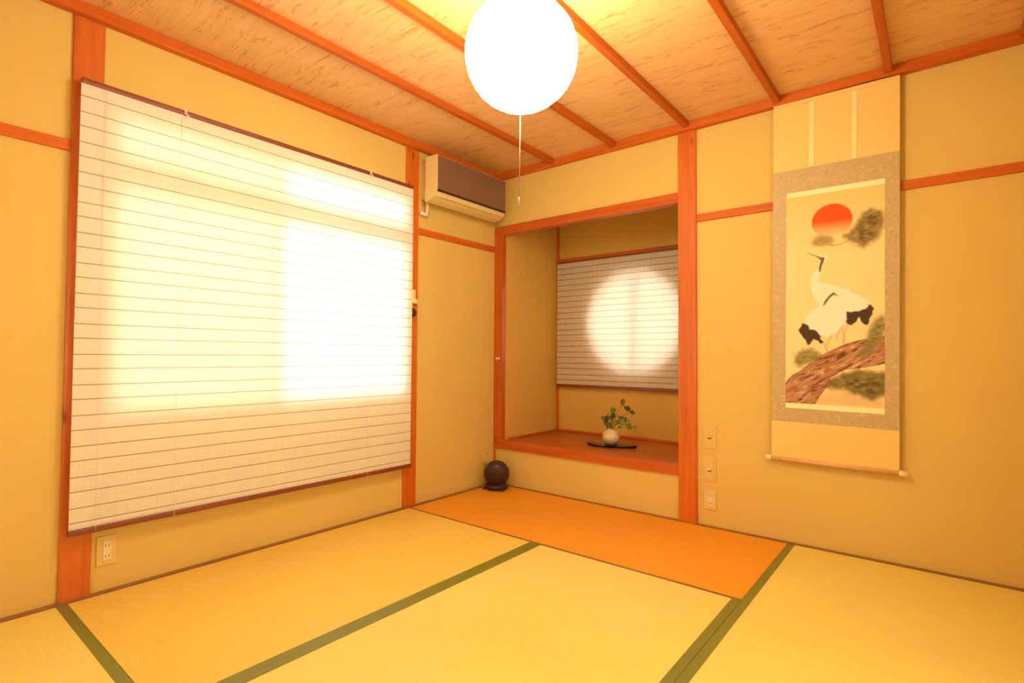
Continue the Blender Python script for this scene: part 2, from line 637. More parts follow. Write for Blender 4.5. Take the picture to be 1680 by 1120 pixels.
def wpart(name, boxes, m, par=wf, off=(0, oy, oz)):
    bm = bmesh.new()
    for a, b in boxes:
        box(bm, tuple(a[i] - off[i] for i in range(3)), tuple(b[i] - off[i] for i in range(3)))
    return mk(name, bm, m, par)


fr = .022
wpart('window_frame', [((-t, WY0, WZ0), (.002, WY0 + fr, WZ1)), ((-t, WY1 - fr, WZ0), (.002, WY1, WZ1)),
                       ((-t, WY0 + fr, WZ0), (.002, WY1 - fr, WZ0 + fr)), ((-t, WY0 + fr, WZ1 - fr), (.002, WY1 - fr, WZ1)),
                       ((-t, WY0 + fr, TB0), (.002, WY1 - fr, TB1))], m_sash)
wpart('transom_divider', [((-.02, MY - .012, TB1), (0, MY + .012, WZ1 - fr))], m_sash)
wpart('window_glass', [((-.014, WY0 + fr, TB1), (-.012, MY - .012, WZ1 - fr))], m_glass_dim)
wpart('window_glass', [((-.014, MY + .012, TB1), (-.012, WY1 - fr, WZ1 - fr))], m_glass)
s1 = wpart('sash', [((-.02, MY - .03, WZ0 + fr), (0, MY + .002, TB0))], m_sash)
wpart('window_glass', [((-.014, WY0 + fr, WZ0 + fr), (-.012, MY - .03, TB0))], m_glass_dim)
wpart('window_glass', [((-.022, MY + .002, WZ0 + fr), (-.020, WY1 - fr, TB0))], m_glass)

# round window in the alcove
w2 = bpy.data.objects.new('window_2', None)
COL.objects.link(w2)
struct(w2)
w2.location = (CX, AD, CZ)
bm = bmesh.new()
rings = []
for (rr, y) in ((CR - .012, -.006), (CR + .012, -.006), (CR + .012, .0), (CR, .0), (CR, .03), (CR - .012, .03)):
    rings.append([bm.verts.new((rr * math.cos(2 * math.pi * k / N), y, rr * math.sin(2 * math.pi * k / N))) for k in range(N)])
for i in range(len(rings)):
    a, b = rings[i], rings[(i + 1) % len(rings)]
    for k in range(N):
        bm.faces.new((a[k], a[(k + 1) % N], b[(k + 1) % N], b[k]))
mk('round_frame', bm, m_redwood_x, w2)
bm = bmesh.new()
box(bm, (-.010, .004, -CR + .01), (.022, .022, CR - .01))
mk('sash_stile', bm, m_sash, w2)
bm = bmesh.new()
vs = [bm.verts.new(((CR - .012) * math.cos(2 * math.pi * k / N), .024, (CR - .012) * math.sin(2 * math.pi * k / N))) for k in range(N)]
bm.faces.new(vs)
mk('window_glass', bm, m_glass_round, w2, fix=False)


# added papered lattice screens, out of view, to brighten the near side
def fill_screen(nm, c, along, half, h, inward, paper):
    o = bpy.data.objects.new(nm, None)
    COL.objects.link(o)
    struct(o)
    o.location = c

    def b(bm_, a0, a1, z0, z1, d0, d1):
        p = Vector(along) * a0 + Vector(inward) * d0
        q = Vector(along) * a1 + Vector(inward) * d1
        box(bm_, (p.x, p.y, z0), (q.x, q.y, z1))
    bm_ = bmesh.new()
    b(bm_, -half, half, 0, h, -.022, -.020)
    mk('fill_screen_paper', bm_, paper, o)
    bm_ = bmesh.new()
    for a0, a1 in ((-half, -half + .035), (-.02, .02), (half - .035, half)):
        b(bm_, a0, a1, 0, h, -.02, .004)
    for z0, z1 in ((0, .035), (h - .035, h)):
        b(bm_, -half + .035, half - .035, z0, z1, -.02, .003)
    mk('fill_screen_frame', bm_, m_post, o)
    bm_ = bmesh.new()
    for sg_ in (-1, 1):
        for k_ in (1, 2, 3):
            x_ = sg_ * half * k_ / 4
            b(bm_, x_ - .005, x_ + .005, .035, h - .035, -.019, -.006)
    for k_ in range(1, 6):
        b(bm_, -half + .035, half - .035, h * k_ / 6 - .005, h * k_ / 6 + .005, -.019, -.008)
    mk('fill_screen_lattice', bm_, m_post, o)


fill_screen('fill_screen_right', (XR, (S1[0] + S1[1]) / 2, S1[2]), (0, 1, 0), (S1[1] - S1[0]) / 2, S1[3] - S1[2], (-1, 0, 0), m_fill_screen_bright)
fill_screen('fill_screen_front', ((S2[0] + S2[1]) / 2, YF, S2[2]), (1, 0, 0), (S2[1] - S2[0]) / 2, S2[3] - S2[2], (0, 1, 0), m_fill_screen)


# ------------------------------------------------------------------ blinds
def blind_fabric(width, top, bot, lines, lw, normal_sag=.003):
    """sheet in local coordinates: u along width (x), z down; ribs are material 1"""
    zs = [(top, 0)]
    for z in lines:
        zs += [(z + lw / 2, 1), (z - lw / 2, 0)]
    zs.append((bot, 0))
    return zs


# main blind: hangs in the plane x = BX, y from BY0 to BY1
BX, BY0, BY1 = .062, -2.667, -.918
BT, BB = 2.104, .285
root = thing('window_blind', 'wide white pleated blind with thin horizontal ribs glowing over the big left window',
             'blind', (BX, (BY0 + BY1) / 2, BB))
lines = []
z = BT - .052
i = 0
while z > BB + .035:
    lines.append(z)
    z -= .0655 if i % 2 == 0 else .0580
    i += 1


def sheet(lines, top, bot, half, lw, depth, name, mats, par, along='y'):
    bm = bmesh.new()
    NU = 24
    rows = [(top, 0.0)]
    for q in lines:
        rows += [(q + lw / 2, 1), (q - lw / 2, 2)]
    rows.append((bot, 0.0))
    prev = None
    allrows = []
    for idx, (zz, kind) in enumerate(rows):
        allrows.append((zz, 0.0 if kind else 0.0, kind))
        if kind != 1 and idx + 1 < len(rows):     # puff between ribs
            zn = rows[idx + 1][0]
            for f_ in (.33, .66):
                allrows.append((zz + (zn - zz) * f_, depth, 0))
    vr = []
    for zz, dpt, kind in allrows:
        row = []
        for k in range(NU + 1):
            s = -half + 2 * half * k / NU
            wob = .0012 * math.sin(s * 5.1 + zz * 3)
            row.append(bm.verts.new((dpt + wob, s, zz) if along == 'y' else (s, -(dpt + wob), zz)))
        vr.append((row, kind))
    for (a, ka), (b, kb) in zip(vr, vr[1:]):
        for k in range(NU):
            f = bm.faces.new((a[k], a[k + 1], b[k + 1], b[k]))
            f.material_index = 1 if (ka == 1 and kb == 2) else 0
            f.smooth = False
    return mk(name, bm, mats, par, fix=False)


hw = (BY1 - BY0) / 2
sheet([q - BB for q in lines], BT - BB, 0.012, hw, .0042, .0012, 'blind_fabric', [m_blind, m_blind_line], root)
bm = bmesh.new()
box(bm, (-.022, -hw, BT - BB), (.010, hw, BT - BB + .022), 0, .006)
mk('head_rail', bm, m_redwood, root)
bm = bmesh.new()
box(bm, (-.010, -hw - .004, -.012), (.011, hw + .004, .012), 0, .004)
mk('bottom_bar', bm, m_redwood, root)
for yy in (-2.287, -1.262):
    bm = bmesh.new()
    yl = yy - (BY0 + BY1) / 2
    box(bm, (.008, yl - .005, BT - BB + .002), (.015, yl + .005, BT - BB + .026), 0, .002)
    tube(bm, [(.014, yl, BT - BB + .01), (.020, yl + .008, BT - BB - .006), (.018, yl + .016, BT - BB - .012)], .003, 8)
    mk('rail_clip', bm, m_white, root)
for yy, curl in ((-2.300, 1), (-2.585, 0), (-1.262, 1)):
    bm = bmesh.new()
    yl = yy - (BY0 + BY1) / 2
    pts = [(.009, yl, BT - BB), (.009, yl + .002, 1.0), (.010, yl + .004, .02)]
    if curl:
        pts += [(.015, yl + .004, -.005), (.018, yl - .004, -.022), (.017, yl - .018, -.032), (.016, yl - .030, -.030)]
    else:
        pts += [(.013, yl + .003, -.005)]
    tube(bm, pts, .0008, 6)
    mk('lift_cord', bm, m_cord, root)

# alcove blind
AB0, AB1, ABY, ABT, ABB = .116, 1.500, .712, 1.824, .748
root2 = thing('window_blind', 'small tan ribbed blind inside the alcove with a round window glowing through it',
              'blind', ((AB0 + AB1) / 2, ABY, ABB))
ln, z, i = [], ABT - .045, 0
while z > ABB + .02:
    ln.append(z - ABB)
    z -= .052 if i % 2 == 0 else .046
    i += 1
hw2 = (AB1 - AB0) / 2
sheet(ln, ABT - ABB, 0.01, hw2, .0075, .003, 'blind_fabric', [m_blind2, m_blind2_line], root2, 'x')
bm = bmesh.new()
box(bm, (-hw2, -.010, ABT - ABB), (hw2, .035, ABT - ABB + .016), 0, .004)
mk('head_rail', bm, m_redwood_x, root2)
bm = bmesh.new()
box(bm, (-hw2 - .003, -.010, -.014), (hw2 + .003, .010, .012), 0, .004)
mk('bottom_bar', bm, m_redwood_x, root2)
bm = bmesh.new()
tube(bm, [(-.42, -.012, ABT - ABB), (-.42, -.012, .0)], .0015, 6)
mk('lift_cord', bm, m_cord, root2)

# little fittings on the post right of the big blind
t_ = thing('cord_cleat', 'small pale plastic cord cleat on the post right of the big blind', 'cleat', (PJ, -.868, 1.40))
bm = bmesh.new()
box(bm, (0, -.014, -.045), (.014, .014, .045), 0, .004)
mk('base', bm, m_plate, t_)
bm = bmesh.new()
box(bm, (.012, -.006, -.050), (.026, .020, -.018), 0, .004)
mk('hook', bm, m_plate, t_)
t_ = thing('knob', 'round dark brown knob on the post at the right edge of the big blind', 'knob', (PJ, -.893, 1.287))
bm = bmesh.new()
lathe(bm, [(0, 0), (.012, 0), (.012, .010), (.024, .016), (.031, .027), (.027, .038), (.014, .044), (0, .045)], (0, 0, 0), 24, (1, 0, 0))
mk('knob_head', bm, m_knob, t_)
t_ = thing('hook', 'tiny white hook on the left jamb of the alcove', 'hook', (.044, -.018, .985))
bm = bmesh.new()
box(bm, (-.020, -.008, -.008), (.020, 0, .008), 0, .003)
mk('hook_plate', bm, m_white, t_)
bm = bmesh.new()
tube(bm, [(0, -.006, 0), (0, -.018, -.004), (0, -.020, -.014), (0, -.014, -.020)], .0025, 8)
mk('hook_arm', bm, m_white, t_)

# ------------------------------------------------------------------ pendant lantern
LX, LY, LZ, LR = 1.620, -1.760, 2.073, .198
root = thing('paper_lantern', 'glowing round white paper pendant lantern hanging from the ceiling with a pull string',
             'lamp', (LX, LY, LZ))
rng = random.Random(4)
bm = bmesh.new()
prof = []
NR = 15
for k in range(NR + 1):
    a = math.radians(-80 + 160 * k / NR)
    prof.append((LR * math.cos(a) * (1 + rng.uniform(-.008, .008)), LR * .985 * math.sin(a)))
    if k < NR:
        a2 = math.radians(-80 + 160 * (k + .5) / NR)
        prof.append((LR * 1.004 * math.cos(a2), LR * .99 * math.sin(a2)))
lathe(bm, prof, (0, 0, 0), 48)
for v in bm.verts:
    an = math.atan2(v.co.y, v.co.x)
    k = 1 + .012 * math.sin(3 * an + 9 * v.co.z) + .006 * math.sin(7 * an - 14 * v.co.z)
    v.co.x *= k
    v.co.y *= k
mk('lamp_shade', bm, m_shade, root)
bm = bmesh.new()
lathe(bm, [(.022, LR - .04), (.026, LR - .02), (.018, LR + .012), (.006, LR + .02), (0, LR + .021)], (0, 0, 0), 20)
mk('socket', bm, m_white, root)
bm = bmesh.new()
tube(bm, [(0, 0, LR), (0, 0, HC - LZ - .028)], .004, 8)
mk('cord', bm, m_white, root)
bm = bmesh.new()
lathe(bm, [(0, -.03), (.02, -.03), (.045, -.018), (.05, 0), (0, 0)], (0, 0, HC - LZ), 28)
mk('ceiling_rose', bm, m_white, root)
bm = bmesh.new()
tube(bm, [(0, 0, -LR * .96), (-.003, .001, -.36), (-.006, .002, -.515)], .0017, 6)
tube(bm, [(-.006, .002, -.508), (-.006, .002, -.520), (-.006, .002, -.540), (-.006, .002, -.548)], [.0022, .0036, .0042, .0028], 10)
mk('pull_cord', bm, m_pull, root)

# ------------------------------------------------------------------ air conditioner
AY0, AY1 = -.836, -.128
root = thing('air_conditioner', 'cream wall air conditioner with a mauve-brown front panel high in the left corner',
             'air conditioner', (0, (AY0 + AY1) / 2, 2.05))
yl = (AY1 - AY0) / 2
prof = [(.085, .285), (.195, .285), (.2, .280), (.203, .06), (.198, .035), (.182, .012), (.150, -.004), (.090, -.014), (.085, -.012)]
bm = bmesh.new()
for sgn in (-1, 1):
    pass
ra = [bm.verts.new((x, -yl, zz)) for x, zz in prof]
rb = [bm.verts.new((x, yl, zz)) for x, zz in prof]
n_ = len(prof)
for k in range(n_):
    bm.faces.new((ra[k], ra[(k + 1) % n_], rb[(k + 1) % n_], rb[k]))
bm.faces.new(ra)
bm.faces.new(rb[::-1])
mk('casing', bm, m_acbody, root)
bm = bmesh.new()
box(bm, (0, -yl + .035, .02), (.088, yl - .035, .275), 0, .006)
mk('back_body', bm, m_plate, root)
bm = bmesh.new()
box(bm, (.198, -yl + .006, .052), (.207, yl - .004, .278), 0, .003)
mk('front_panel', bm, m_acpanel, root)
bm = bmesh.new()
box(bm, (.196, -yl + .006, .038), (.205, yl - .004, .052), 0, .001)
mk('air_outlet', bm, m_acgap, root)
bm = bmesh.new()
box(bm, (.186, -yl + .02, .006), (.201, yl - .02, .026), 0, .003)
mk('louvre', bm, m_acbody, root)
# drain pipe and elbow down to the wall, left under the unit
bm = bmesh.new()
yy = -.775 - (AY0 + AY1) / 2
tube(bm, [(.045, yy, .03), (.040, yy + .002, -.03), (.035, yy, -.075), (.03, yy - .004, -.085)], .011, 10)
mk('drain_pipe', bm, m_acbody, root)
bm = bmesh.new()
tube(bm, [(.03, yy + .022, -.080), (.03, yy - .004, -.080), (.028, yy - .035, -.076), (.022, yy - .048, -.076)], .013, 12)
mk('pipe_elbow', bm, m_white, root)

# ------------------------------------------------------------------ switches and outlets
def outlet(name, label, cat, loc, out, right, w, h, inner, innermat, slots):
    """out = direction away from the wall; right = along the wall"""
    o_, r_ = Vector(out), Vector(right)
    root_ = thing(name, label, cat, loc)

    def bx(nm, u0, u1, z0, z1, d0, d1, m, bev=.0015):
        p, q = r_ * u0 + o_ * d0, r_ * u1 + o_ * d1
        bm_ = bmesh.new()
        box(bm_, (p.x, p.y, z0), (q.x, q.y, z1), 0, bev)
        return mk(nm, bm_, m, root_)
    bx('cover_plate', -w / 2, w / 2, -h / 2, h / 2, 0, .007, m_plate, .002)
    iw, ih, nm = inner
    bx(nm, -iw / 2, iw / 2, -ih / 2, ih / 2, .006, .011, innermat)
    for (u_, z_, sw, sh) in slots:
        bx('slot', u_ - sw / 2, u_ + sw / 2, z_ - sh / 2, z_ + sh / 2, .010, .0122, m_slot, 0)
    return root_


sl = [(s * .006, c * .022, .0022, .010) for s in (-1, 1) for c in (-1, 1)]
outlet('wall_outlet', 'wall outlet with ivory sockets low on the wall beside the near left post', 'outlet',
       (0, -2.524, .170), (1, 0, 0), (0, 1, 0), .074, .122, (.030, .080, 'socket'), m_ivory, sl)
outlet('wall_outlet', 'lowest of the three plates right of the alcove post, with ivory sockets', 'outlet',
       (1.694, 0, .160), (0, -1, 0), (1, 0, 0), .072, .120, (.030, .086, 'socket'), m_ivory, sl)


def switch(label, z0, toggm):
    r_ = outlet('light_switch', label, 'switch', (1.694, 0, z0), (0, -1, 0), (1, 0, 0), .072, .135, (.046, .100, 'switch_face'), m_plate, [])
    bm_ = bmesh.new()
    box(bm_, (-.011, -.020, -.002), (.011, -.010, .014), 0, .003)
    mk('toggle', bm_, toggm, r_)
    bm_ = bmesh.new()
    box(bm_, (-.010, -.0125, -.010), (.010, -.0105, -.003))
    mk('slot', bm_, m_slot, r_)


switch('uppermost of the three plates right of the alcove post, a beige switch', .527, m_plate)
switch('beige switch with a pale toggle, middle of three plates right of the alcove post', .333, m_ivory)
# outlet in the far corner behind the round device, with its plug
outlet('wall_outlet', 'small beige outlet low in the far corner behind the round dark device', 'outlet',
       (0, -.105, .215), (1, 0, 0), (0, 1, 0), .066, .110, (.030, .080, 'socket'), m_plate,
       [(s * .006, .03, .0022, .010) for s in (-1, 1)])

# ------------------------------------------------------------------ round device in the corner
root = thing('round_device', 'round dark brown drum-shaped device on small feet in the far corner of the mats',
             'device', (.150, -.150, 0))
d = Vector((.779 * .0 + .62, -.78, 0)).normalized()     # faces the room
bm = bmesh.new()
pr = []
for k in range(13):
    a = math.pi * k / 12
    pr.append((max(0, .098 * math.sin(a) ** .72), -.058 * math.cos(a)))
lathe(bm, pr, (0, 0, .118), 40, d)
mk('drum_body', bm, m_iron, root)
bm = bmesh.new()
for rr in (.030, .052, .072):
    yy_ = .058 * math.sqrt(max(0, 1 - (rr / .098) ** 2.7)) + .001
    pts = []
    q = d.to_track_quat('Z', 'Y').to_matrix()
    for k in range(33):
        a = 2 * math.pi * k / 32
        pts.append(Vector((0, 0, .118)) + q @ Vector((rr * math.cos(a), rr * math.sin(a), yy_)))
    tube(bm, pts, .0022, 6, cap=False)
mk('front_rings', bm, m_iron2, root)
bm = bmesh.new()
lathe(bm, [(0, .010), (.078, .010), (.090, .018), (.090, .030), (.076, .042), (.062, .052), (0, .054)], (0, 0, 0), 32)
mk('base', bm, m_iron2, root)
for a in (-2.45, -.35, 1.2):
    bm = bmesh.new()
    ca, sa = math.cos(a), math.sin(a)
    tube(bm, [(.060 * ca, .060 * sa, .018), (.088 * ca, .088 * sa, .014), (.096 * ca, .096 * sa, .007), (.098 * ca, .098 * sa, .002)], [.009, .009, .008, .006], 10)
    mk('foot', bm, m_iron2, root)
bm = bmesh.new()
box(bm, (-.137, .028, .062), (-.110, .052, .086), 0, .004)
mk('plug', bm, m_white, root)
bm = bmesh.new()
tube(bm, [(-.118, .040, .068), (-.118, .030, .045), (-.113, .000, .015), (-.105, -.035, .006), (-.085, -.045, .006), (-.05, -.02, .02)], .0035, 8)
mk('power_cord', bm, m_cord, root)

# ------------------------------------------------------------------ alcove: tray, vase, plant
rx, ry = .779, .627
tray_c = Vector((.868, .318, AZ0))
bm = bmesh.new()
NT = 28
loop_t, loop_b = [], []
ang = math.radians(12)
for k in range(NT):
    a = 2 * math.pi * k / NT
    uu = .195 * math.cos(a)
    vv = .078 * math.sin(a) * (1 - .25 * math.cos(a)) * (abs(math.sin(a)) ** .15 if abs(math.sin(a)) > 1e-6 else 0)
    x, y = uu * math.cos(ang) - vv * math.sin(ang), uu * math.sin(ang) + vv * math.cos(ang)
    lift = .010 * abs(math.cos(a)) ** 3
    loop_t.append(bm.verts.new((x, y, .012 + lift)))
    loop_b.append(bm.verts.new((x * .93, y * .9, .0)))
ct = bm.verts.new((0, 0, .010))
cb = bm.verts.new((0, 0, 0))
for k in range(NT):
    j = (k + 1) % NT
    bm.faces.new((loop_t[k], loop_t[j], ct))
    bm.faces.new((loop_b[j], loop_b[k], cb))
    bm.faces.new((loop_t[j], loop_t[k], loop_b[k], loop_b[j]))
tr_ = mk('tray', bm, m_tray, loc=tray_c)
tag(tr_, 'long thin black lacquer tray under the vase on the alcove board', 'tray')

vz = AZ0 + .0125
vc = Vector((.862, .318, vz))
root = thing('flower_vase', 'small squat cream vase with a grey foot standing on the black tray', 'vase', vc)
bm = bmesh.new()
lathe(bm, [(0, .028), (.056, .028), (.063, .045), (.064, .062), (.056, .084), (.040, .100), (.027, .108), (.025, .116),
           (.030, .122), (.027, .122), (.021, .115), (.022, .105), (.0, .06)], (0, 0, 0), 36)
mk('vase_body', bm, m_cream_cer, root)
bm = bmesh.new()
lathe(bm, [(0, 0), (.034, 0), (.042, .006), (.056, .022), (.058, .030), (0, .030)], (0, 0, 0), 36)
mk('vase_foot', bm, m_grey_cer, root)

root = thing('flower_arrangement', 'small arrangement of green leafy sprigs standing in the cream vase', 'plant', vc + Vector((0, 0, .10)))
rv = Vector((rx, ry, 0))
fv = Vector((.627, -.779, 0))
rng = random.Random(11)


def leafm(bm_, p, dirv, ln_, wd, nrm):
    dirv = dirv.normalized()
    side = dirv.cross(nrm).normalized()
    nn = side.cross(dirv)
    prof_ = [(0, .02), (.2, .6), (.45, 1.0), (.7, .8), (.9, .35), (1, .02)]
    L_, C_, R_ = [], [], []
    for s, w_ in prof_:
        q_ = p + dirv * ln_ * s - nn * (.18 * ln_ * s * s)
        L_.append(bm_.verts.new(q_ + side * wd / 2 * w_ + nn * .10 * wd * w_))
        C_.append(bm_.verts.new(q_))
        R_.append(bm_.verts.new(q_ - side * wd / 2 * w_ + nn * .10 * wd * w_))
    for k in range(len(prof_) - 1):
        for A_, B_ in ((L_, C_), (C_, R_)):
            f = bm_.faces.new((A_[k], A_[k + 1], B_[k + 1], B_[k]))
            f.smooth = True


# (sideways, height above mouth, towards room, length, leaf material)
sprigs = [(.012, .115, .0, 'g'), (-.038, .065, .01, 'd'), (.035, .085, -.01, 'd'), (.082, .060, .0, 'g'), (.110, .055, .015, 'g'),
          (.135, .125, .0, 'd'), (.155, .010, .01, 'g'), (-.02, .02, .02, 'd'), (.085, .175, -.01, 'b'), (.060, .035, .02, 'g')]
for k, (sx, sz, sy, kind) in enumerate(sprigs):
    tip = rv * sx + fv * sy + Vector((0, 0, sz + .02))
    bm = bmesh.new()
    mid = tip * .5 + Vector((0, 0, .018)) - rv * .006
    tube(bm, [(0, 0, .0), tuple(mid), tuple(tip)], .0016, 6)
    mk('stem', bm, m_stem, root)
    bm = bmesh.new()
    for q in range(4 if kind != 'b' else 2):
        dv = rv * rng.uniform(-1, 1) + fv * rng.uniform(-.3, .8) + Vector((0, 0, rng.uniform(-.4, 1)))
        base = tip if q < 3 else mid
        leafm(bm, base, dv, rng.uniform(.036, .056), rng.uniform(.028, .040), (fv + Vector((0, 0, .6))).normalized())
    mk('leaves', bm, {'g': m_leaf, 'd': m_leaf_dk, 'b': m_stem}[kind], root, fix=False)

# ------------------------------------------------------------------ hanging scroll
SX, SZ = 2.3485, 2.385
root = thing('hanging_scroll', 'tall hanging scroll painted with two cranes on a pine under a red sun',
             'hanging scroll', (SX, -.036, SZ))
root.rotation_euler = (0, 0.0125, 0)      # hangs very slightly off plumb


def sbox(nm, s0, s1, t0, t1, y0, y1, m, bev=0):
    bm_ = bmesh.new()
    box(bm_, (s0, y0, -t0), (s1, y1, -t1), 0, bev)
    return mk(nm, bm_, m, root)


HWS = .2845
sbox('top_silk', -HWS, HWS, .006, .362, -.001, .001, m_silk)
sbox('brocade_mount', -HWS, HWS, .362, 1.730, -.001, .001, m_brocade)
sbox('bottom_silk', -HWS, HWS, 1.730, 1.925, -.001, .001, m_silk)
sbox('top_stave', -HWS, HWS, -.011, .008, -.006, .004, m_silk, .002)
sbox('ribbon', -.108, -.085, .012, .362, -.0035, -.001, m_ribbon)
sbox('ribbon', .086, .107, .012, .362, -.0035, -.001, m_ribbon)
bm = bmesh.new()
tube(bm, [(-HWS, 0, -1.933), (HWS, 0, -1.933)], .012, 16)
mk('roller', bm, m_rodwood, root)
for sg in (-1, 1):
    bm = bmesh.new()
    tube(bm, [(sg * (HWS - .002), 0, -1.933), (sg * (HWS + .003), 0, -1.933), (sg * (HWS + .030), 0, -1.933)], [.013, .0145, .0145], 20)
    mk('roller_end', bm, m_rodend, root)
bm = bmesh.new()
tube(bm, [(-.07, -.004, -.006), (0, .004, .014), (.07, -.004, -.006)], .0015, 6)
mk('hanging_cord', bm, m_rodwood, root)

# the painting: pigment colours laid on a fine sheet
PS0, PS1, PT0, PT1 = -.216, .226, .488, 1.655
NX, NY = 190, 500
S_, T_ = np.meshgrid(np.linspace(PS0, PS1, NX), np.linspace(PT0, PT1, NY))
nr = np.random.RandomState(3)


def vnoise(fx, fy, seed=0):
    rs = np.random.RandomState(seed)
    g = rs.rand(96, 96)
    x = (S_ + 1) * fx
    y = T_ * fy
    xi, yi = np.floor(x).astype(int), np.floor(y).astype(int)
    xf, yf = x - xi, y - yi
    xf, yf = xf * xf * (3 - 2 * xf), yf * yf * (3 - 2 * yf)
    G = lambda a, b: g[a % 96, b % 96]
    return (G(xi, yi) * (1 - xf) + G(xi + 1, yi) * xf) * (1 - yf) + (G(xi, yi + 1) * (1 - xf) + G(xi + 1, yi + 1) * xf) * yf


def sdf(poly):
    px, py = S_, T_
    dmin = np.full(px.shape, 1e9)
    inside = np.zeros(px.shape, bool)
    n = len(poly)
    for i_ in range(n):
        (ax, ay), (bx_, by_) = poly[i_], poly[(i_ + 1) % n]
        ex, ey = bx_ - ax, by_ - ay
        wx, wy = px - ax, py - ay
        hh = np.clip((wx * ex + wy * ey) / (ex * ex + ey * ey + 1e-12), 0, 1)
        dmin = np.minimum(dmin, np.hypot(wx - ex * hh, wy - ey * hh))
        c1 = (ay > py) != (by_ > py)
        xx = (bx_ - ax) * (py - ay) / (by_ - ay + 1e-12) + ax
        inside ^= c1 & (px < xx)
    return np.where(inside, -dmin, dmin)


def stroke(pts, w):
    dmin = np.full(S_.shape, 1e9)
    for (ax, ay), (bx_, by_) in zip(pts, pts[1:]):
        ex, ey = bx_ - ax, by_ - ay
        wx, wy = S_ - ax, T_ - ay
        hh = np.clip((wx * ex + wy * ey) / (ex * ex + ey * ey + 1e-12), 0, 1)
        dmin = np.minimum(dmin, np.hypot(wx - ex * hh, wy - ey * hh))
    return dmin - w


def cov(dd, soft):
    return np.clip(.5 - dd / (2 * soft), 0, 1)


IMG = np.zeros(S_.shape + (3,))


def P(c):     # pigment colour from its look under the warm lamp
    l_ = np.array(lin(c)) / np.array((1.0, .72, .38))
    return np.clip(l_, 0, .97)


def lay(c, mask, strength=1.0):
    mk_ = (mask * strength)[..., None]
    IMG[...] = IMG * (1 - mk_) + (c if isinstance(c, np.ndarray) and c.ndim == 3 else np.array(c)) * mk_


n_lo, n_mid, n_hi = vnoise(12, 12, 1), vnoise(60, 60, 2), vnoise(160, 160, 3)
# paper, a little deeper towards the top
kk = np.clip((T_ - .5) / .35, 0, 1)[..., None]
IMG[...] = P((248, 186, 88)) * (1 - kk) + P((250, 200, 108)) * kk
IMG *= (1 - .03 * n_lo)[..., None]
# misty ground under the trunk
lay(P((226, 172, 92)), cov(sdf([(-.09, 1.60), (.0, 1.55), (.226, 1.52), (.226, 1.63), (-.1, 1.63)]), .02), .8)
# red sun, fading into mist at its foot
sund = np.hypot(S_ + .002, (T_ - .667) * 1.03) - .092
fade = np.clip(1 - (T_ - .665) / .085, 0, 1)
lay(P((255, 82, 22)), cov(sund, .004) * fade)
# pine boughs as cloudy ink
CL_R = [(.047, .753), (.08, .732), (.103, .693), (.127, .652), (.163, .627), (.222, .65), (.224, .732), (.206, .773), (.173, .801), (.141, .825), (.108, .805), (.075, .784)]
CL_L = [(-.092, .77), (-.077, .743), (-.042, .736), (-.002, .75), (.015, .774), (-.007, .797), (-.051, .796), (-.087, .788)]
needles = np.clip(vnoise(55, 110, 7) * 1.6 - .25, 0, 1)
lay(P((140, 104, 42)), cov(sdf(CL_R) + .012 * (n_mid - .5), .012), .85)
lay(P((92, 66, 24)), cov(sdf(CL_R) + .018, .02) * needles, .75)
lay(P((190, 150, 80)), cov(sdf(CL_R) + .02, .02) * np.clip(vnoise(40, 80, 9) * 2.2 - 1.2, 0, 1), .7)
lay(P((176, 132, 58)), cov(sdf(CL_L) + .006 * (n_mid - .5), .010), .85)
lay(P((120, 86, 32)), cov(sdf(CL_L) + .012, .012) * needles, .5)
lay(P((150, 105, 45)), cov(stroke([(-.007, .797), (.032, .796), (.061, .785), (.089, .764)], .002), .002), .8)
# trunk
TR = [(-.226, 1.53), (-.181, 1.48), (-.115, 1.428), (-.046, 1.367), (.011, 1.337), (.077, 1.304), (.141, 1.285), (.24, 1.268), (.24, 1.402), (.131, 1.430), (.055, 1.442), (-.006, 1.483), (-.022, 1.533), (-.051, 1.58), (-.074, 1.625), (-.226, 1.628)]
PB = [(-.034, 1.543), (-.017, 1.493), (.055, 1.458), (.099, 1.441), (.172, 1.441), (.24, 1.452), (.24, 1.556), (.173, 1.592), (.131, 1.572), (.056, 1.544)]
lay(P((132, 100, 38)), cov(sdf(PB) + .016 * (n_mid - .5), .012), .92)
lay(P((84, 62, 20)), cov(sdf(PB) + .016, .02) * needles, .75)
lay(P((176, 138, 66)), cov(sdf(PB) + .02, .02) * np.clip(vnoise(36, 70, 19) * 2.2 - 1.3, 0, 1), .6)
td = sdf(TR)
tm = cov(td + .006 * (n_mid - .5), .003)
ca_, sa_ = math.cos(-.52), math.sin(-.52)
U_ = S_ * ca_ + T_ * sa_
V_ = -S_ * sa_ + T_ * ca_
def streak(fx, fy, seed):
    rs = np.random.RandomState(seed)
    g = rs.rand(96, 96)
    x, y = (U_ + 3) * fx, (V_ + 3) * fy
    xi, yi = np.floor(x).astype(int), np.floor(y).astype(int)
    xf, yf = x - xi, y - yi
    G = lambda a, b: g[a % 96, b % 96]
    return (G(xi, yi) * (1 - xf) + G(xi + 1, yi) * xf) * (1 - yf) + (G(xi, yi + 1) * (1 - xf) + G(xi + 1, yi + 1) * xf) * yf
s1_, s2_ = streak(22, 95, 5), streak(38, 160, 6)
bark = P((205, 140, 78)) * (1 - s1_)[..., None] + P((168, 92, 45)) * s1_[..., None]
lay(bark, tm)
lay(P((98, 52, 22)), tm * np.clip((s2_ - .60) * 5, 0, 1), .8)
lay(P((232, 180, 112)), tm * np.clip((.30 - s2_) * 6, 0, 1), .6)
lay(P((92, 52, 22)), cov(np.abs(td + .002) - .0016, .0016) * np.clip(s1_ * 2, 0, 1), .8)
